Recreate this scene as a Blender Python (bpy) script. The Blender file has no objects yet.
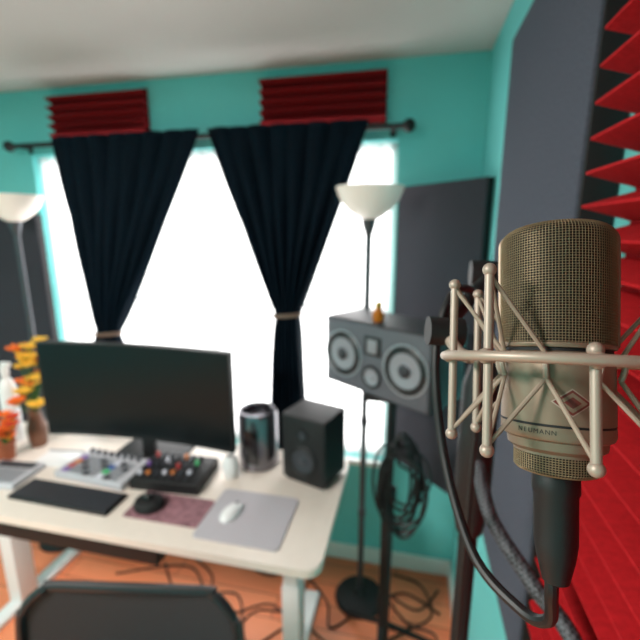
import bpy, bmesh, math, random
from mathutils import Vector, Matrix
random.seed(3)
S=bpy.context.scene
COL=S.collection
# ---------------------------------------------------------------- materials
def srgb(c):
    return tuple(((v/255.)/12.92 if v/255.<=0.04045 else ((v/255.+0.055)/1.055)**2.4) for v in c)
def mat(name,c,rough=.6,metal=0.,noise=0.,nscale=30.,bump=0.,bscale=80.,emit=0.,spec=.5,coat=0.):
    m=bpy.data.materials.new(name); m.use_nodes=True
    nt=m.node_tree; b=nt.nodes['Principled BSDF']
    lc=srgb(c)+(1,)
    b.inputs['Base Color'].default_value=lc
    b.inputs['Roughness'].default_value=rough
    b.inputs['Metallic'].default_value=metal
    b.inputs['Specular IOR Level'].default_value=spec
    b.inputs['Coat Weight'].default_value=coat
    tc=nt.nodes.new('ShaderNodeTexCoord')
    if noise>0:
        n=nt.nodes.new('ShaderNodeTexNoise'); n.inputs['Scale'].default_value=nscale; n.inputs['Detail'].default_value=4
        r=nt.nodes.new('ShaderNodeValToRGB')
        r.color_ramp.elements[0].position=.3; r.color_ramp.elements[1].position=.7
        r.color_ramp.elements[0].color=tuple(v*(1-noise) for v in lc[:3])+(1,)
        r.color_ramp.elements[1].color=tuple(min(1,v*(1+noise)) for v in lc[:3])+(1,)
        nt.links.new(tc.outputs['Object'],n.inputs['Vector']); nt.links.new(n.outputs['Fac'],r.inputs['Fac'])
        nt.links.new(r.outputs['Color'],b.inputs['Base Color'])
    if bump>0:
        n2=nt.nodes.new('ShaderNodeTexNoise'); n2.inputs['Scale'].default_value=bscale; n2.inputs['Detail'].default_value=3
        bp=nt.nodes.new('ShaderNodeBump'); bp.inputs['Strength'].default_value=bump; bp.inputs['Distance'].default_value=.002
        nt.links.new(tc.outputs['Object'],n2.inputs['Vector']); nt.links.new(n2.outputs['Fac'],bp.inputs['Height'])
        nt.links.new(bp.outputs['Normal'],b.inputs['Normal'])
    if emit>0:
        b.inputs['Emission Color'].default_value=lc; b.inputs['Emission Strength'].default_value=emit
    return m
M_teal=mat('wall_paint',(112,208,206),.75,noise=.03,nscale=3,bump=.15,bscale=120)
M_ceil=mat('ceiling_paint',(214,210,208),.9,noise=.03,nscale=2,bump=.3,bscale=60)
M_trim=mat('trim_white',(235,235,232),.4)
M_panel=mat('panel_fabric',(80,84,96),.95,noise=.14,nscale=180,bump=.5,bscale=500,spec=.2)
M_panel2=mat('panel_fabric_dark',(60,61,68),.95,noise=.12,nscale=180,bump=.4,bscale=500,spec=.2)
M_black=mat('black_matte',(14,14,16),.6)
M_blackg=mat('black_gloss',(10,10,12),.18)
M_rubber=mat('black_rubber',(18,18,20),.5,bump=.1)
M_curt=mat('curtain_fabric',(9,23,34),.85,noise=.2,nscale=60,spec=.1)
M_red=mat('red_foam',(176,28,34),.95,noise=.14,nscale=150,bump=.5,bscale=600,spec=.1)
M_dred=mat('dark_red_foam',(140,30,34),.95,noise=.1,nscale=100,spec=.1)
M_nick=mat('nickel',(140,122,104),.42,.5,bump=.05,bscale=3000)
M_mesh=mat('nickel_mesh',(146,128,100),.40,.65)
M_core=mat('mic_core',(36,31,23),.7)
M_wire=mat('mount_nickel',(172,156,142),.45,.3)
M_band=mat('elastic_band',(156,140,124),.7)
M_white=mat('white_plastic',(228,228,228),.35)
M_desk=mat('desk_white',(224,213,202),.35,noise=.02)
M_grey=mat('grey_plastic',(140,142,148),.45)
M_lgrey=mat('light_grey_plastic',(186,186,192),.45)
M_dgrey=mat('dark_grey',(52,54,60),.5)
M_pole=mat('lamp_metal',(84,86,92),.35,.5)
M_screen=mat('screen',(10,17,20),.3,spec=.3)
M_glassw=mat('frosted_glass',(245,235,225),.35,emit=.15)
M_alu=mat('aluminium',(190,190,195),.3,.9)
M_cone=mat('speaker_cone',(150,152,160),.45,.2)
M_org=mat('orange_petals',(235,110,25),.7)
M_yel=mat('yellow_petals',(240,190,60),.7)
M_leaf=mat('leaf',(50,90,40),.7)
M_amber=mat('amber',(190,110,20),.3)
M_redmat=mat('rose_mat',(140,100,108),.8,noise=.4,nscale=40)
M_gpad=mat('grey_mousepad',(176,172,178),.8)
M_led=[mat('led_'+n,c,.4,emit=.12) for n,c in (('purple',(120,80,150)),('green',(50,170,100)),('red',(170,50,45)),('blue',(60,90,150)),('orange',(190,110,50)),('white',(200,200,210)))]
M_floor=bpy.data.materials.new('laminate_floor'); M_floor.use_nodes=True
nt=M_floor.node_tree; b=nt.nodes['Principled BSDF']; b.inputs['Roughness'].default_value=.38
tc=nt.nodes.new('ShaderNodeTexCoord'); br=nt.nodes.new('ShaderNodeTexBrick')
br.inputs['Scale'].default_value=1.; br.inputs['Brick Width'].default_value=1.1; br.inputs['Row Height'].default_value=.12
br.inputs['Mortar Size'].default_value=.002; br.inputs['Color1'].default_value=srgb((232,130,88))+(1,); br.inputs['Color2'].default_value=srgb((244,152,108))+(1,)
br.inputs['Mortar'].default_value=srgb((120,66,44))+(1,)
nz=nt.nodes.new('ShaderNodeTexNoise'); nz.inputs['Scale'].default_value=8; nz.inputs['Detail'].default_value=6
mp=nt.nodes.new('ShaderNodeMapping'); mp.inputs['Scale'].default_value=(1,9,1)
mx=nt.nodes.new('ShaderNodeMix'); mx.data_type='RGBA'; mx.blend_type='MULTIPLY'; mx.inputs['Factor'].default_value=.45
cr=nt.nodes.new('ShaderNodeValToRGB'); cr.color_ramp.elements[0].color=(.6,.5,.45,1); cr.color_ramp.elements[1].color=(1,1,1,1)
L=nt.links.new
L(tc.outputs['Object'],br.inputs['Vector']); L(tc.outputs['Object'],mp.inputs['Vector']); L(mp.outputs['Vector'],nz.inputs['Vector'])
L(nz.outputs['Fac'],cr.inputs['Fac']); L(br.outputs['Color'],mx.inputs['A']); L(cr.outputs['Color'],mx.inputs['B']); L(mx.outputs['Result'],b.inputs['Base Color'])
M_braid=bpy.data.materials.new('braided_sleeve'); M_braid.use_nodes=True
nt=M_braid.node_tree; b=nt.nodes['Principled BSDF']; b.inputs['Roughness'].default_value=.6
tc=nt.nodes.new('ShaderNodeTexCoord'); ck=nt.nodes.new('ShaderNodeTexChecker'); ck.inputs['Scale'].default_value=260
ck.inputs['Color1'].default_value=srgb((80,82,88))+(1,); ck.inputs['Color2'].default_value=srgb((22,23,26))+(1,)
nt.links.new(tc.outputs['Object'],ck.inputs['Vector']); nt.links.new(ck.outputs['Color'],b.inputs['Base Color'])
M_sheer=bpy.data.materials.new('sheer_voile'); M_sheer.use_nodes=True
nt=M_sheer.node_tree; nt.nodes.remove(nt.nodes['Principled BSDF'])
a1=nt.nodes.new('ShaderNodeBsdfTranslucent'); a1.inputs['Color'].default_value=(.95,.95,.95,1)
a2=nt.nodes.new('ShaderNodeBsdfTransparent'); ms=nt.nodes.new('ShaderNodeMixShader'); ms.inputs['Fac'].default_value=.42
nt.links.new(a1.outputs[0],ms.inputs[1]); nt.links.new(a2.outputs[0],ms.inputs[2]); nt.links.new(ms.outputs[0],nt.nodes['Material Output'].inputs['Surface'])

# ---------------------------------------------------------------- helpers
def empty(name,loc=(0,0,0),rz=0.,mw=None):
    e=bpy.data.objects.new(name,None); COL.objects.link(e)
    if mw is not None: e.matrix_world=mw
    else: e.location=loc; e.rotation_euler=(0,0,rz)
    return e
def part(name,bm,m,parent=None,mx=None,smooth=True,ang=35):
    if mx is not None: bmesh.ops.transform(bm,matrix=mx,verts=bm.verts)
    bmesh.ops.recalc_face_normals(bm,faces=bm.faces)
    me=bpy.data.meshes.new(name); bm.to_mesh(me); bm.free()
    ob=bpy.data.objects.new(name,me); COL.objects.link(ob)
    me.materials.append(m)
    if smooth:
        me.polygons.foreach_set('use_smooth',[True]*len(me.polygons))
        try: me.set_sharp_from_angle(angle=math.radians(ang))
        except Exception: pass
    if parent: ob.parent=parent
    return ob
def T(*v): return Matrix.Translation(Vector(v))
def Rm(a,ax): return Matrix.Rotation(math.radians(a),4,ax)
def bx(x0,x1,y0,y1,z0,z1,bev=0.,seg=3):
    bm=bmesh.new(); bmesh.ops.create_cube(bm,size=1)
    bmesh.ops.transform(bm,matrix=T((x0+x1)/2,(y0+y1)/2,(z0+z1)/2)@Matrix.Diagonal((abs(x1-x0),abs(y1-y0),abs(z1-z0),1)),verts=bm.verts)
    if bev>0: bmesh.ops.bevel(bm,geom=list(bm.edges),offset=bev,segments=seg,affect='EDGES',profile=.5)
    return bm
def rrect(x0,x1,y0,y1,r,n=8):
    pts=[]
    for cx,cy,a in ((x1-r,y1-r,0),(x0+r,y1-r,90),(x0+r,y0+r,180),(x1-r,y0+r,270)):
        for i in range(n+1):
            t=math.radians(a+90*i/n); pts.append((cx+r*math.cos(t),cy+r*math.sin(t)))
    return pts
def prism(pts,z0,z1,bev=0.):
    bm=bmesh.new(); lo=[bm.verts.new((x,y,z0)) for x,y in pts]; hi=[bm.verts.new((x,y,z1)) for x,y in pts]
    n=len(pts); bm.faces.new(lo[::-1]); top=bm.faces.new(hi)
    for i in range(n): bm.faces.new((lo[i],lo[(i+1)%n],hi[(i+1)%n],hi[i]))
    if bev>0:
        bmesh.ops.bevel(bm,geom=list(top.edges),offset=bev,segments=3,affect='EDGES')
    return bm
def lathe(prof,seg=40,close=True):
    bm=bmesh.new(); rings=[]
    for r,z in prof:
        if r<1e-6: rings.append([bm.verts.new((0,0,z))])
        else: rings.append([bm.verts.new((r*math.cos(2*math.pi*i/seg),r*math.sin(2*math.pi*i/seg),z)) for i in range(seg)])
    for a,b_ in zip(rings,rings[1:]):
        for i in range(seg):
            j=(i+1)%seg
            if len(a)==1 and len(b_)==1: continue
            if len(a)==1: bm.faces.new((a[0],b_[j],b_[i]))
            elif len(b_)==1: bm.faces.new((a[i],a[j],b_[0]))
            else: bm.faces.new((a[i],a[j],b_[j],b_[i]))
    return bm
def cyl(r,z0,z1,seg=32,bev=0.):
    if bev>0: return lathe([(0,z0),(r-bev,z0),(r,z0+bev),(r,z1-bev),(r-bev,z1),(0,z1)],seg)
    return lathe([(0,z0),(r,z0),(r,z1),(0,z1)],seg)
def rod(a,b_,r,seg=16):
    a=Vector(a); b_=Vector(b_); d=b_-a
    bm=cyl(r,0,d.length,seg)
    bmesh.ops.transform(bm,matrix=Matrix.Translation(a)@d.to_track_quat('Z','Y').to_matrix().to_4x4(),verts=bm.verts)
    return bm
def merge(*bms):
    out=bmesh.new()
    for b_ in bms:
        me=bpy.data.meshes.new('t'); b_.to_mesh(me); b_.free(); out.from_mesh(me); bpy.data.meshes.remove(me)
    return out
def ball(c,r,sc=(1,1,1),seg=20):
    bm=bmesh.new(); bmesh.ops.create_uvsphere(bm,u_segments=seg,v_segments=seg//2+2,radius=r)
    bmesh.ops.transform(bm,matrix=T(*c)@Matrix.Diagonal((*sc,1)),verts=bm.verts); return bm
def catmull(pts,n=10,cyc=False):
    P=[Vector(p) for p in pts]; out=[]; N=len(P)
    rng=range(N) if cyc else range(N-1)
    for i in rng:
        g=(lambda k:P[k%N]) if cyc else (lambda k:P[max(0,min(N-1,k))])
        p0,p1,p2,p3=g(i-1),g(i),g(i+1),g(i+2)
        for s in range(n):
            t=s/n
            out.append(.5*((2*p1)+(p2-p0)*t+(2*p0-5*p1+4*p2-p3)*t*t+(3*p1-p0-3*p2+p3)*t**3))
    if not cyc: out.append(P[-1])
    return out
def tube(pts,r,seg=10,cyc=False,n=10,smooth=True):
    P=catmull(pts,n,cyc) if smooth else [Vector(p) for p in pts]
    bm=bmesh.new(); rings=[]; N=len(P); up=None
    for i,p in enumerate(P):
        if cyc: t=(P[(i+1)%N]-P[i-1]).normalized()
        else: t=(P[min(i+1,N-1)]-P[max(i-1,0)]).normalized()
        if up is None:
            up=t.orthogonal().normalized()
        else:
            up=(up-t*up.dot(t)); up=up.normalized() if up.length>1e-6 else t.orthogonal().normalized()
        s=t.cross(up)
        rings.append([bm.verts.new(p+(up*math.cos(2*math.pi*k/seg)+s*math.sin(2*math.pi*k/seg))*r) for k in range(seg)])
    for i in range(N if cyc else N-1):
        a=rings[i]; b_=rings[(i+1)%N]
        for k in range(seg):
            try: bm.faces.new((a[k],a[(k+1)%seg],b_[(k+1)%seg],b_[k]))
            except ValueError: pass
    if not cyc:
        bm.faces.new(rings[0][::-1]); bm.faces.new(rings[-1])
    return bm

# ---------------------------------------------------------------- room
XR=.265; YB=1.866; ZC=2.396; XL=-2.75; YF=-2.2
WX0,WX1,WZ0,WZ1=-1.93,-.075,.60,2.09
part('floor',bx(XL-.1,XR+.1,YF,YB+.12,-.08,0),M_floor,smooth=False)
part('ceiling',bx(XL-.1,XR+.1,YF,YB+.12,ZC,ZC+.08),M_ceil,smooth=False)
part('wall_back',merge(bx(XL-.1,WX0,YB,YB+.12,0,ZC),bx(WX1,XR+.1,YB,YB+.12,0,ZC),bx(WX0,WX1,YB,YB+.12,0,WZ0),bx(WX0,WX1,YB,YB+.12,WZ1,ZC)),M_teal,smooth=False)
part('wall_right',bx(XR,XR+.1,YF,YB,0,ZC),M_teal,smooth=False)
part('wall_left',bx(XL-.1,XL,YF,YB,0,ZC),M_teal,smooth=False)
part('wall_front',bx(XL-.1,XR+.1,YF-.1,YF,0,ZC),M_teal,smooth=False)
part('baseboard_back',bx(XL,XR,YB-.014,YB,0,.09,.003),M_trim)
part('baseboard_right',bx(XR-.014,XR,YF,YB-.014,0,.09,.003),M_trim)
part('baseboard_left',bx(XL,XL+.014,YF,YB-.014,0,.09,.003),M_trim)
w=empty('window_1')
fr=.03; yf=YB+.06
fb=[bx(WX0,WX0+fr,yf,yf+.05,WZ0,WZ1),bx(WX1-fr,WX1,yf,yf+.05,WZ0,WZ1),bx(WX0,WX1,yf,yf+.05,WZ0,WZ0+fr),bx(WX0,WX1,yf,yf+.05,WZ1-fr,WZ1),
    bx(-1.01,-.99,yf,yf+.04,WZ0,WZ1),bx(WX0,WX1,yf+.01,yf+.03,1.34,1.36)]
part('frame',merge(*fb),M_trim,w,smooth=False)
part('sill',bx(WX0-.03,WX1+.03,YB-.035,YB+.06,WZ0-.025,WZ0,.004),M_trim,w)
bm=bmesh.new(); lo=[];hi=[]; N=200
for i in range(N+1):
    x=WX0+.004+(WX1-WX0-.008)*i/N; y=YB+.028+.006*math.sin(i*.9)
    lo.append(bm.verts.new((x,y,WZ0+.004))); hi.append(bm.verts.new((x,y,WZ1-.004)))
for i in range(N): bm.faces.new((lo[i],lo[i+1],hi[i+1],hi[i]))
part('sheer_voile',bm,M_sheer,w)

# ---------------------------------------------------------------- wall foam (wedge tiles)
def wedge(len_,n,pitch,base,peak,tip=.0,val=.0):
    pts=[(0.,0.)]
    for i in range(n):
        z=i*pitch
        pts+= [(-base,z+val/2),(-peak,z+pitch/2-tip/2)]
        if tip>0: pts.append((-peak,z+pitch/2+tip/2))
        pts.append((-base,z+pitch-val/2 if val>0 or i==n-1 else z+pitch-.0004))
    pts.append((0.,n*pitch))
    bm=bmesh.new(); A=[bm.verts.new((0,y,z)) for y,z in pts]; B=[bm.verts.new((len_,y,z)) for y,z in pts]
    N=len(pts)
    for i in range(N):
        j=(i+1)%N; bm.faces.new((A[i],A[j],B[j],B[i]))
    bm.faces.new(A[::-1]); bm.faces.new(B)
    return bm
for x0,x1 in ((-1.76,-1.235),(-.67,-.13)):
    part('acoustic_foam',wedge(x1-x0,5,.041,.010,.052,.004,.004),M_dred,mx=T(x0,YB-.001,2.155),smooth=False)
f=empty('acoustic_foam')
part('wedges',wedge(.75,36,.038,.012,.066,.003,.004),M_red,f,mx=T(XR-.003,.565,.93)@Rm(-90,'Z'),smooth=False)
# ---------------------------------------------------------------- fabric panels
def panel(name,w_,h_,t,mx,side=M_black,face=M_panel):
    e=empty(name)
    e.matrix_world=mx
    part('frame',bx(0,w_,-t+.004,0,0,h_,.003),side,e)
    part('fabric_face',bx(.001,w_-.001,-t,-t+.006,.001,h_-.001,.002),face,e)
    return e
panel('acoustic_panel',.55,1.23,.05,T(XR-.001,1.19,.94)@Rm(-90,'Z'))
panel('acoustic_panel',.43,1.24,.04,T(-.040,1.862,.655)@Rm(-45,'Z'),face=M_panel2)
panel('acoustic_panel',.56,1.22,.04,T(-2.48,YB-.001,.58),face=M_panel2)

# ---------------------------------------------------------------- curtain rod
yr=1.79
e=empty('curtain_rod')
part('rod',rod((-1.97,yr,2.125),(-.05,yr,2.125),.011),M_black,e)
for x in (-1.98,-.035):
    part('finial',ball((x,yr,2.125),.026),M_black,e)
for x in (-1.93,-.10):
    part('bracket',merge(bx(x-.006,x+.006,yr,YB,2.118,2.132),bx(x-.012,x+.012,YB-.004,YB,2.10,2.15)),M_black,e)
M_tie=mat('tieback_cord',(120,98,85),.8)
def curtain(xa,xb,ta,tb,zt,ba,bb,zb):
    e=empty('curtain'); nx=150; nz=70; bm=bmesh.new(); g=[]
    for k in range(nz+1):
        v=k/nz; z=2.15+(zb-2.15)*v
        if z>zt:
            s=(2.15-z)/(2.15-zt); s2=s**1.08
            a=xa+(ta-xa)*s2; b_=xb+(tb-xb)*s2; amp=.008*(1-s)+.024*s
        else:
            s=(zt-z)/(zt-zb); s2=min(1,s*2.2)**.7
            a=ta+(ba-ta)*s2; b_=tb+(bb-tb)*s2; amp=.030
        pin=1-.55*math.exp(-((z-zt)/.05)**2)
        row=[]
        for i in range(nx+1):
            u=i/nx
            y=yr-.03+amp*pin*math.sin(u*2*math.pi*8+1.2*math.sin(3*v))+.006*math.sin(u*33+z*9)
            x=a+(b_-a)*(u+.012*math.sin(u*2*math.pi*8+1.5))
            row.append(bm.verts.new((x,y,z)))
        g.append(row)
    for k in range(nz):
        for i in range(nx): bm.faces.new((g[k][i],g[k][i+1],g[k+1][i+1],g[k+1][i]))
    ob=part('drape',bm,M_curt,e,ang=180)
    sm=ob.modifiers.new('s','SOLIDIFY'); sm.thickness=.003
    c=((ta+tb)/2,yr-.03,zt); rx=(tb-ta)/2+.008
    part('tieback',tube([(c[0]+rx*math.cos(t*math.pi/6),c[1]+.035*math.sin(t*math.pi/6),zt+.006*math.cos(t*math.pi/6)) for t in range(12)],.010,cyc=True,n=4),M_tie,e)
curtain(-1.71,-.94,-1.57,-1.445,1.20,-1.66,-1.38,.12)
curtain(-.90,-.20,-.60,-.49,1.34,-.635,-.465,.12)

# ---------------------------------------------------------------- floor lamps
def lamp(x,y):
    e=empty('floor_lamp',(x,y,0))
    part('base',lathe([(0,0),(.115,0),(.118,.008),(.11,.02),(.03,.03),(.014,.05),(0,.05)]),M_black,e)
    part('pole',merge(cyl(.013,.03,1.76,16),cyl(.017,.9,.93,16),cyl(.017,.45,.48,16)),M_pole,e)
    part('bowl',lathe([(0,1.752),(.022,1.755),(.05,1.770),(.080,1.792),(.112,1.83),(.128,1.870),(.130,1.880),(.124,1.878),(.106,1.832),(.075,1.80),(.045,1.785),(0,1.775)],56),M_glassw,e)
    part('collar',lathe([(.0,1.70),(.014,1.70),(.024,1.735),(.03,1.762),(0,1.762)]),M_pole,e)
lamp(-.168,1.635)
lamp(-1.87,1.66)

# ---------------------------------------------------------------- desk
DZ=.74
e=empty('desk')
part('top',prism(rrect(-1.95,-.222,.985,1.62,.05),DZ-.028,DZ,.004),M_desk,e)
for x in (-1.72,-.39):
    part('leg',merge(bx(x-.028,x+.028,1.24,1.32,.03,DZ-.03,.004),bx(x-.034,x+.034,1.235,1.325,.03,.4,.004)),M_white,e)
    part('foot',bx(x-.035,x+.035,1.02,1.60,0,.032,.008),M_white,e)
part('crossbar',bx(-1.72,-.39,1.26,1.30,DZ-.075,DZ-.03),M_dgrey,e)
part('drawer',merge(bx(-1.62,-.79,1.03,1.22,DZ-.135,DZ-.03,.006)),M_black,e)
part('cable_tray',bx(-.60,-.44,1.08,1.22,DZ-.08,DZ-.03,.004),M_black,e)

# monitor
e=empty('computer_monitor',(-1.09,1.40,0),math.radians(1.5))
bm=bmesh.new(); W=.43; n=24; z0=.845; z1=1.262
def ycur(x): return -.035*(x/W)**2
rows=[]
for yo,zz in ((0,z0),(0,z1),(.035,z1),(.035,z0)):
    rows.append([bm.verts.new((-W+2*W*i/n,ycur(-W+2*W*i/n)+yo,zz)) for i in range(n+1)])
for a in range(4):
    for i in range(n): bm.faces.new((rows[a][i],rows[a][i+1],rows[(a+1)%4][i+1],rows[(a+1)%4][i]))
bm.faces.new([rows[a][0] for a in range(4)]); bm.faces.new([rows[a][n] for a in range(4)])
part('shell',bm,M_black,e)
bm=bmesh.new(); r1=[];r2=[]
for i in range(n+1):
    x=(-W+.008)+(2*W-.016)*i/n
    r1.append(bm.verts.new((x,ycur(x)-.0012,z0+.02))); r2.append(bm.verts.new((x,ycur(x)-.0012,z1-.008)))
for i in range(n): bm.faces.new((r1[i],r1[i+1],r2[i+1],r2[i]))
part('screen',bm,M_screen,e)
part('stand',merge(bx(-.03,.03,.035,.06,DZ+.01,1.1,.004),bx(-.16,.16,.0,.16,DZ,DZ+.012,.004)),M_black,e)

e=empty('desktop_computer',(-.60,1.50,DZ))
part('shell',lathe([(0,.003),(.078,.003),(.0835,.01),(.0835,.235),(.078,.249),(.068,.2515),(.062,.245),(.060,.22),(0,.22)],56),mat('dark_mirror',(120,118,124),.2,.9),e)
part('base_ring',cyl(.07,0,.004,40),M_black,e)
part('port_plate',bx(-.03,.03,-.0855,-.078,.04,.19,.003),M_blackg,e)
e=empty('ceramic_cup',(-.675,1.38,DZ))
part('body',lathe([(0,0),(.024,0),(.03,.015),(.033,.05),(.028,.08),(.018,.092),(.016,.088),(.025,.07),(0,.02)]),M_white,e)
def driver(par,x,z,r,ring=M_dgrey,cone=M_cone,y=0.):
    mx=T(x,y,z)@Rm(90,'X')
    part('driver_surround',lathe([(r*1.12,0),(r*1.12,.003),(r*1.04,.006),(r*.98,.003),(r*.92,.005),(r*.82,.004),(r*.80,-.0),(r*.80,-.001)],40),ring,par,mx)
    part('driver_cone',lathe([(r*.82,.0035),(r*.35,.0008),(r*.34,.002),(r*.2,.006),(0,.008)],40),cone,par,mx)
e=empty('studio_monitor_speaker',(-.375,1.385,DZ),math.radians(-18))
part('cabinet',bx(-.098,.098,0,.17,.012,.285,.008),M_black,e)
part('pad',bx(-.085,.085,.01,.15,0,.014,.003),M_rubber,e)
driver(e,0,.105,.058,M_black,M_dgrey); driver(e,0,.215,.02,M_black,M_dgrey)

e=empty('studio_monitor_speaker',(-.108,1.300,1.175),math.radians(-34))
M_silver=mat('speaker_grey',(92,94,102),.45,noise=.06)
part('cabinet',bx(-.22,.22,.0,.20,0,.245,.006),mat('speaker_cabinet',(50,52,57),.5),e)
part('baffle',bx(-.214,.214,-.006,.002,.006,.239,.004),M_silver,e)
M_ringd=mat('driver_ring',(22,23,26),.4)
M_cap=mat('dust_cap',(46,48,54),.5)
M_trimr=mat('driver_trim',(170,172,180),.35,.5)
for sx in (-.130,.130):
    part('trim_ring',lathe([(.084,0),(.084,.003),(.0775,.003),(.0775,0)],48),M_trimr,e,T(sx,-.0062,.122)@Rm(90,'X'))
    driver(e,sx,.122,.070,M_ringd,M_cone,-.0067)
    part('dust_cap',ball((sx,-.014,.122),.022,(1,.35,1)),M_cap,e)
driver(e,0,.068,.036,M_ringd,M_cone,-.0065)
part('tweeter_plate',bx(-.036,.036,-.009,.002,.140,.206,.003),M_ringd,e)
part('tweeter',bx(-.020,.020,-.011,.0,.150,.196,.001),M_grey,e)
e=empty('speaker_stand',(-.045,1.39,0))
part('pole',merge(cyl(.016,.02,1.145,20),cyl(.023,.02,.75,20)),M_black,e)
part('top_plate',bx(-.09,.09,-.09,.09,1.153,1.174,.003),M_black,e)
part('neck',cyl(.03,1.125,1.155,20),M_black,e)
part('collar',cyl(.03,.73,.78,20,.004),M_black,e)
for a in (20,140,260):
    t=math.radians(a)
    part('foot',rod((0,0,.16),(.22*math.cos(t),.22*math.sin(t),.014),.011),M_black,e)
e=empty('perfume_bottle',(-.10,1.355,1.4205))
part('glass',lathe([(0,0),(.018,0),(.020,.006),(.020,.03),(.012,.04),(.010,.048),(0,.048)]),M_amber,e)
part('cap',cyl(.012,.046,.066,20,.002),mat('gold',(200,150,60),.3,.8),e)
P=[]
for k in range(11):
    for j in range(8):
        t=j/8*2*math.pi
        P.append((.0+(.065+.024*math.sin(k*2.1))*math.sin(t)+.014*math.sin(k*1.3),1.335+.012*math.cos(t+k)-.004*k,.84+.03*math.sin(k*1.7)+(.15+.04*math.cos(k*3.))*math.cos(t)))
part('cable_coil',tube(P,.005,6,n=5),M_rubber)

# ---------------------------------------------------------------- desk items
def keys(par,x0,x1,y0,y1,z,nx,ny,h,m,gap=.18):
    bs=[]
    dx=(x1-x0)/nx; dy=(y1-y0)/ny
    for i in range(nx):
        for j in range(ny):
            bs.append(bx(x0+dx*(i+gap/2),x0+dx*(i+1-gap/2),y0+dy*(j+gap/2),y0+dy*(j+1-gap/2),z,z+h))
    return part('keys',merge(*bs),m,par,smooth=False)
e=empty('computer_keyboard',(-1.215,1.12,DZ),math.radians(-1))
part('body',bx(-.215,.215,-.058,.058,0,.014,.004),M_black,e)
keys(e,-.208,.208,-.052,.052,.014,18,5,.005,M_dgrey)
e=empty('midi_controller',(-1.20,1.30,DZ),math.radians(-4))
part('body',bx(-.165,.165,-.095,.09,0,.03,.005),M_lgrey,e)
for i in range(8):
    for j in range(4):
        part('pad',bx(-.14+i*.034,-.112+i*.034,-.084+j*.031,-.058+j*.031,.03,.035,.002),(M_grey if (i+j)%3 else M_dgrey) if (i*3+j*5)%5 else M_led[(i+j*2)%6],e)
for i in range(8): part('knob',cyl(.009,.03,.048,14),M_dgrey,e,mx=T(-.126+i*.034,.065,0))
e=empty('audio_mixer',(-.89,1.325,DZ),math.radians(3))
part('body',prism([(-.14,-.10),(.14,-.10),(.14,.10),(-.14,.10)],0,.045,.004),M_black,e)
for i in range(7):
    for j in range(3):
        part('knob',cyl(.008,.045,.062,14),(M_led[(i*2+j)%6] if (i+2*j)%4==0 else M_dgrey),e,mx=T(-.115+i*.032,.0+j*.035,0))
    part('fader',bx(-.119+i*.032,-.111+i*.032,-.08,-.03,.045,.048),M_dgrey,e)
    part('fader_cap',bx(-.122+i*.032,-.108+i*.032,-.07+.005*i,-.055+.005*i,.046,.058,.001),M_led[5] if i%3==0 else M_led[4] if i%3==1 else M_dgrey,e)
e=empty('desk_mat',(-.81,1.15,DZ)); part('mat',prism(rrect(-.14,.145,-.075,.070,.01),0,.003),M_redmat,e)
e=empty('mouse_pad',(-.51,1.165,DZ)); part('mat',prism(rrect(-.15,.145,-.13,.13,.015),0,.006,.002),M_gpad,e)
def mouse(name,loc,rz,m,sc=1.):
    e=empty(name,loc,rz)
    bm=bmesh.new(); bmesh.ops.create_uvsphere(bm,u_segments=28,v_segments=18,radius=1)
    for v in bm.verts:
        y=v.co.y; v.co.x*=.030*sc*(1-.12*y); v.co.y*=.056*sc
        v.co.z=max(0,v.co.z)*.026*sc*(1-.2*y)+.002
    part('shell',bm,m,e)
    part('wheel',cyl(.007*sc,-.003,.003,16),M_dgrey,e,mx=T(0,.032*sc,.019*sc)@Rm(90,'Y'))
mouse('computer_mouse',(-.575,1.165,DZ+.006),math.radians(-12),M_white)
e=empty('trackball',(-.885,1.14,DZ+.003))
part('base',lathe([(0,0),(.05,0),(.052,.01),(.045,.028),(.03,.036),(0,.036)]),M_black,e,mx=Matrix.Diagonal((1.1,.95,1,1)))
part('ball',ball((0,0,.036),.018),M_blackg,e)
e=empty('calculator',(-1.56,1.18,DZ),math.radians(5))
part('body',bx(-.10,.10,-.08,.08,0,.025,.006),M_lgrey,e)
part('display',bx(-.085,.085,.03,.07,.025,.027,.0),M_dgrey,e)
keys(e,-.085,.085,-.07,.02,.025,5,4,.004,M_grey)
e=empty('notepad',(-1.47,1.335,DZ),math.radians(8))
part('pages',bx(-.08,.08,-.06,.06,0,.008,.001),M_white,e)
part('binding',bx(-.08,.08,.05,.062,0,.010,.001),M_grey,e)
M_dorg=mat('deep_orange',(200,60,30),.7)
def flower(par,c,r,m):
    bms=[]
    for k in range(9):
        a=k*40
        b_=ball((0,0,0),1,(r*.55,r*.26,r*.12),10)
        bmesh.ops.transform(b_,matrix=T(*c)@Rm(a,'Z')@Rm(-25-random.random()*15,'Y')@T(r*.5,0,0),verts=b_.verts); bms.append(b_)
    part('petals',merge(*bms),m,par); part('centre',ball(c,r*.25,seg=10),M_leaf if m is M_yel else M_yel,par)
e=empty('flower_bouquet',(-1.655,1.42,DZ))
part('vase',lathe([(0,0),(.03,0),(.038,.03),(.040,.09),(.026,.15),(.022,.17),(.028,.185),(.022,.18),(.018,.15),(0,.15)]),mat('brown_vase',(110,70,50),.4),e)
for k in range(26):
    a=random.random()*6.28; rr=.02+.065*random.random(); z=.20+.30*random.random()
    c=(rr*math.cos(a)+.0,rr*math.sin(a)*.7,z)
    part('stem',tube([(0,0,.12),(c[0]*.4,c[1]*.4,.5*z+.06),c],.0025,6,n=4),M_leaf,e)
    flower(e,c,.034+.012*random.random(),M_yel if k%3 else M_org)
e=empty('flower_pot',(-1.69,1.29,DZ))
part('pot',lathe([(0,0),(.030,0),(.038,.07),(.042,.072),(.042,.085),(.036,.085),(.034,.07),(0,.065)]),mat('terracotta',(150,80,50),.7),e)
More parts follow.
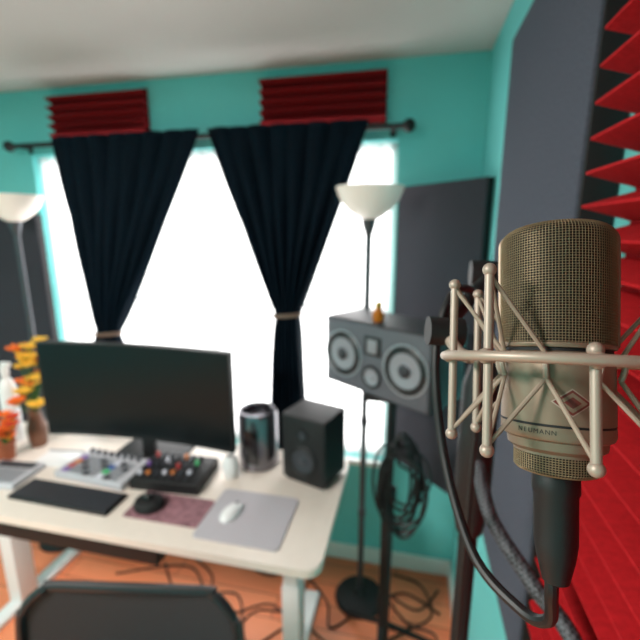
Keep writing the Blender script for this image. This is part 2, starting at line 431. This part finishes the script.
for k in range(18):
    a=random.random()*6.28; rr=.06*random.random()
    c=(rr*math.cos(a)+.015,rr*math.sin(a)*.3,.09+.11*random.random())
    part('stem',tube([(0,0,.06),c],.002,6,n=3),M_leaf,e); flower(e,c,.034,M_org if k%2 else M_dorg)
e=empty('spray_bottle',(-1.80,1.43,DZ))
part('body',lathe([(0,0),(.034,0),(.036,.01),(.036,.26),(.026,.30),(.014,.315),(.014,.34),(0,.34)]),M_white,e)
part('cap',merge(cyl(.018,.33,.37,20,.003),bx(-.012,.035,-.01,.01,.37,.39,.003)),M_white,e)
e=empty('headphones',(-1.80,1.18,DZ))
part('band',tube([(-.08*math.cos(t*math.pi/8),0,.09+.10*math.sin(t*math.pi/8)) for t in range(9)],.008),M_black,e)
for sx in (-1,1): part('ear_cup',cyl(.04,-.014,.014,28,.006),M_black,e,mx=T(sx*.08,0,.05)@Rm(90,'Y'))
part('rest',lathe([(0,0),(.05,0),(.05,.008),(.012,.012),(.012,.18),(0,.18)]),M_alu,e)

# ---------------------------------------------------------------- office chair (turned away from the desk)
e=empty('office_chair',(-.625,.69,0),math.radians(190))
ZT_=.875
def bk(x,z): return -.05*(z-.5)-.04*(1-(x/.26)**2)+.02
out=[]
for x,z in rrect(-.28,.28,.48,ZT_,.08,6):
    wx=x*(1-.12*max(0,(z-.7)/.2)); out.append((wx,bk(wx,z),z))
part('backrest_frame',tube(out,.012,10,cyc=True,n=2),mat('chair_frame',(30,31,33),.3),e)
bm=bmesh.new(); g=[]
for k in range(25):
    z=.485+(ZT_-.49)*k/24; row=[]
    d=max(0,(.56-z)/.08,(z-(ZT_-.08))/.08); ww=.28-.08*(1-math.sqrt(max(0,1-min(1,d)**2)))
    ww*=(1-.12*max(0,(z-.7)/.2))
    for i in range(25):
        x=-ww+2*ww*i/24; row.append(bm.verts.new((x,bk(x,z),z)))
    g.append(row)
for k in range(24):
    for i in range(24): bm.faces.new((g[k][i],g[k][i+1],g[k+1][i+1],g[k+1][i]))
part('backrest_mesh',bm,mat('chair_mesh',(40,41,44),.6,noise=.2,nscale=300),e)
part('spine',tube([(0,-.09,.76),(0,-.10,.62),(0,-.07,.45),(0,.12,.40),(0,.24,.40)],.018),M_black,e)
part('seat',prism(rrect(-.235,.235,.02,.46,.09),.43,.475,.02),M_dgrey,e)
part('column',merge(cyl(.025,.12,.43,20),cyl(.035,.10,.28,20)),M_black,e,mx=T(0,.24,0))
for k in range(5):
    t=math.radians(72*k+10); c=(.27*math.cos(t),.24+.27*math.sin(t))
    part('base_arm',rod((0,.24,.115),(c[0],c[1],.075),.017),M_black,e)
    part('caster',cyl(.027,-.018,.018,20,.004),M_black,e,mx=T(c[0],c[1],.027)@Rm(90,'Y'))

for pts in ([(-1.2,1.62,.006),(-1.0,1.45,.006),(-.75,1.52,.006),(-.6,1.3,.006),(-.42,1.44,.006),(-.2,1.36,.006),(.05,1.5,.006)],
            [(-1.4,1.5,.006),(-1.05,1.62,.006),(-.8,1.4,.006),(-.55,1.5,.006),(-.3,1.25,.006),(-.1,1.1,.006)],
            [(.2,1.75,.006),(.1,1.62,.006),(-.05,1.68,.006),(.05,1.55,.006),(.18,1.5,.006),(.1,1.3,.006)],
            [(-.02,1.80,.006),(.12,1.76,.006),(.16,1.6,.006),(.0,1.50,.006),(-.08,1.60,.006),(.04,1.70,.006),(.2,1.62,.006)],
            [(-1.15,1.72,.006),(-.92,1.60,.006),(-.86,1.44,.006),(-.70,1.36,.006),(-.62,1.46,.006),(-.48,1.50,.006),(-.42,1.70,.006)],
            [(-.9,1.75,.006),(-.65,1.66,.006),(-.5,1.72,.006),(-.32,1.58,.006),(-.27,1.45,.006),(-.12,1.62,.006)]):
    part('floor_cable',tube(pts,.0045,8,n=12),M_rubber)

# ---------------------------------------------------------------- microphone
P0=Vector((.0745,.222,1.6545))
ax_z=Vector((-.0141,.3082,.957)).normalized(); ax_x=Vector((.977,.2001,-.0506)).normalized(); ax_y=ax_z.cross(ax_x).normalized(); ax_x=ax_y.cross(ax_z)
MW=Matrix(((ax_x.x,ax_y.x,ax_z.x,P0.x),(ax_x.y,ax_y.y,ax_z.y,P0.y),(ax_x.z,ax_y.z,ax_z.z,P0.z),(0,0,0,1)))
mic=empty('condenser_microphone',mw=MW)
RT=.0264; ZT=.0672
prof=[]; z=.0075
rc=.0060
while z<ZT-rc: prof.append((.0255+(RT-.0255)*min(1,z/.05),z)); z+=.00128
for i in range(0,8):
    t=i/7*math.pi/2; prof.append((RT-rc+rc*math.cos(t),ZT-rc+rc*math.sin(t)))
r=RT-rc-.0013
while r>.002: prof.append((r,ZT+.0003)); r-=.0013
g=part('grille_mesh',lathe(prof,120),M_mesh,mic,ang=180)
wf=g.modifiers.new('w','WIREFRAME'); wf.thickness=.00048; wf.use_even_offset=False
part('grille_core',lathe([(r_-.0009 if r_>.003 else 0,z_-.0006) for r_,z_ in prof]+[(0,ZT-.0004)],64),M_core,mic,ang=180)
hoop=[]
for r_,z_ in [(q[0]+.0002,q[1]) for q in prof if q[0]>.012]: hoop.append((-r_,0,z_))
hoop+= [(0,0,ZT+.0006)]+[(-h[0],0,h[2]) for h in hoop[::-1]]
part('grille_hoop',tube(hoop,.0012,8,n=1,smooth=False),M_nick,mic,mx=Rm(-28,'Z'))
part('grille_rim',lathe([(.0245,.0058),(.0258,.0060),(.0262,.0068),(.0261,.0080),(.0252,.0086),(.0245,.0086)],96),M_nick,mic)
part('gap_ring',lathe([(.0,.0035),(.0244,.0035),(.0244,.0062),(0,.0062)],64),M_black,mic)
part('body',lathe([(0,.0042),(.0246,.0042),(.0254,.0034),(.0254,-.0295),(.0250,-.0298),(.0250,-.0306),(.0254,-.0309),(.0254,-.0350),(.0246,-.0370),(.0228,-.0380),(.0,-.0380)],96),M_nick,mic)
part('body_groove',lathe([(.0251,-.0292),(.02518,-.0296),(.02518,-.0308),(.0251,-.0312)],96),M_black,mic)
part('base_ring',lathe([(0,-.0375),(.0226,-.0375),(.0220,-.0420),(.0194,-.0440),(.0193,-.0452),(0,-.0452)],80),M_nick,mic)
bpf=[(.0190,-.0450+i*-.0011) for i in range(8)]+[(.0178,-.0540),(.0165,-.0545)]
bb=part('base_mesh',lathe(bpf,90),M_mesh,mic,ang=180)
wf=bb.modifiers.new('w','WIREFRAME'); wf.thickness=.0006; wf.use_even_offset=False
part('base_core',lathe([(0,-.0445),(.0183,-.0445),(.0181,-.0530),(.016,-.0541),(0,-.0541)],64),M_core,mic)
part('connector',lathe([(0,-.053),(.0100,-.053),(.0108,-.056),(.0108,-.064),(.0100,-.066),(.0098,-.088),(.0086,-.096),(.0060,-.107),(.0035,-.1085),(0,-.1085)],40),M_rubber,mic)
def onbody(theta,rr,zz):
    t=math.radians(theta)
    return T(rr*math.cos(t),rr*math.sin(t),zz)@Matrix.Rotation(t+math.pi/2,4,'Z')@Rm(90,'X')
M_badge=mat('badge_red',(104,44,38),.4)
def dia(s_,d_): return prism([(s_*1.35,0),(0,s_),(-s_*1.35,0),(0,-s_)],0,d_)
for k,(s_,m_) in enumerate(((.0064,M_wire),(.0057,M_badge),(.0045,M_nick),(.0026,M_badge))):
    bmd=dia(s_,.0001)
    bmesh.ops.subdivide_edges(bmd,edges=list(bmd.edges),cuts=6,use_grid_fill=True)
    for v in bmd.verts:
        rr=.02545+.0002*k+v.co.z; t=math.radians(255)+v.co.x/.0254
        v.co=Vector((rr*math.cos(t),rr*math.sin(t),-.0190+v.co.y))
    part('badge_layer',bmd,m_,mic,smooth=False)
M_ink=mat('ink',(36,32,28),.6)
for k,ch in enumerate('NEUMANN'):
    cu=bpy.data.curves.new('letter','FONT'); cu.body=ch; cu.size=.0030; cu.align_x='CENTER'; cu.extrude=.0001
    tmp=bpy.data.objects.new('tmp',cu); COL.objects.link(tmp)
    me=bpy.data.meshes.new_from_object(tmp); bpy.data.objects.remove(tmp)
    me.materials.append(M_ink); me.transform(onbody(205+k*5.6,.02545,-.0342))
    ob=bpy.data.objects.new('letter',me); COL.objects.link(ob); ob.parent=mic

# shock mount
sh=empty('shock_mount',mw=MW)
RR=.0545
part('ring',tube([(RR*math.cos(t*math.pi/16),RR*math.sin(t*math.pi/16),0) for t in range(32)],.0024,12,cyc=True,n=4),M_wire,sh)
ang=[208,256,300,345,30,75,118,160]
RP=.0500
def pt(a,r_,z_): t=math.radians(a); return Vector((r_*math.cos(t),r_*math.sin(t),z_))
for i,a in enumerate(ang):
    up=.040; lo=-.042
    if i in (1,2): up=.004
    part('post',rod(pt(a,RP,lo),pt(a,RP,up),.0021,14),M_wire,sh)
    part('post_tip',merge(ball(pt(a,RP,lo),.0032,seg=14),ball(pt(a,RP,up),.0032,seg=14)),M_wire,sh)
    part('post_clamp',merge(ball(pt(a,RP+.002,0),.0036,seg=14)),M_wire,sh)
    n2=ang[(i+1)%8]; mid=a+((n2-a)%360)/2
    ina=pt(mid,.0272,.0025); inb=pt(mid,.0268,-.0085)
    if i not in (1,2): part('elastic',rod(pt(a,RP,up-.002),ina,.0011,8),M_band,sh)
    if (i+1)%8 not in (1,2): part('elastic',rod(pt(n2,RP,up if up>.01 else .038),ina,.0011,8),M_band,sh)
    part('elastic',rod(pt(a,RP,lo+.002),inb,.0011,8),M_band,sh)
    part('elastic',rod(pt(n2,RP,lo+.002),inb,.0011,8),M_band,sh)
    part('hook',tube([ina,pt(mid,.0285,-.0025),inb],.0014,8,n=4),M_wire,sh)
part('swivel_arm',tube([pt(118,RR,0),pt(117,.066,.004),pt(115,.082,.018)],.004,12),M_wire,sh)
part('swivel_knob',rod(pt(115,.082,.018)+Vector((-.012,0,0)),pt(115,.082,.018)+Vector((.012,0,0)),.010,20),M_black,sh)
part('inner_cradle',lathe([(.0258,.0016),(.0268,.0018),(.0268,.0034),(.0258,.0036)],64),M_wire,sh)

# microphone stand
e=empty('microphone_stand',(.098,.545,0))
part('base',lathe([(0,0),(.092,0),(.094,.01),(.085,.03),(.03,.045),(.018,.06),(0,.06)]),M_black,e)
part('pole',merge(cyl(.013,.04,1.45,20),cyl(.0095,1.40,1.67,18)),M_black,e)
part('clutch',lathe([(0,1.30),(.018,1.30),(.024,1.33),(.024,1.52),(.016,1.55),(0,1.55)]),M_rubber,e)
part('boom_clamp',merge(rod((-.025,0,1.665),(.025,0,1.665),.018,24)),M_black,e)
part('boom',rod((0,0,1.665),(-.073,-.240,1.652),.007),M_black,e)
part('gooseneck',tube([(.0,-.015,1.42),(.012,-.07,1.375),(.048,-.125,1.34),(.080,-.18,1.315),(.080,-.30,1.26)],.0090,16,n=16),M_braid,e)

part('microphone_cable',tube([(.0740,.1905,1.5570),(.0745,.188,1.545),(.078,.196,1.522),(.0685,.209,1.5125),(.046,.236,1.522),(.028,.272,1.568),(.020,.296,1.632),(.030,.315,1.672),(.052,.36,1.668),(.075,.42,1.62),(.078,.445,1.5),(.078,.445,1.2),(.078,.445,.9),(.078,.44,.4),(.070,.42,.03),(.04,.38,.005),(-.02,.38,.005)],.0032,10,n=14),M_rubber)

# ---------------------------------------------------------------- light
W=bpy.data.worlds.new('sky'); S.world=W; W.use_nodes=True
bg=W.node_tree.nodes['Background']; bg.inputs['Color'].default_value=(1.0,.99,.98,1); bg.inputs['Strength'].default_value=5.0
def area(name,loc,rot,size,en,col=(1,1,1)):
    l=bpy.data.lights.new(name,'AREA'); l.size=size; l.energy=en; l.color=col
    o=bpy.data.objects.new(name,l); COL.objects.link(o); o.location=loc; o.rotation_euler=[math.radians(v) for v in rot]; return o
area('ceiling_light',(-1.45,-.5,2.34),(0,0,0),.6,88,(1,.95,.90))
S.view_settings.view_transform='Standard'
# ---------------------------------------------------------------- camera
F=Vector((-.2114,.9535,-.2147)).normalized(); R=Vector((.9763,.2164,0)).normalized(); U=R.cross(F).normalized()
cam=bpy.data.cameras.new('camera'); co=bpy.data.objects.new('camera',cam); COL.objects.link(co)
co.matrix_world=Matrix(((R.x,U.x,-F.x,0),(R.y,U.y,-F.y,0),(R.z,U.z,-F.z,1.72),(0,0,0,1)))
cam.sensor_width=24; cam.lens=24*410/640; cam.clip_start=.01
cam.dof.use_dof=True; cam.dof.focus_distance=.190; cam.dof.aperture_fstop=5.2
S.camera=co
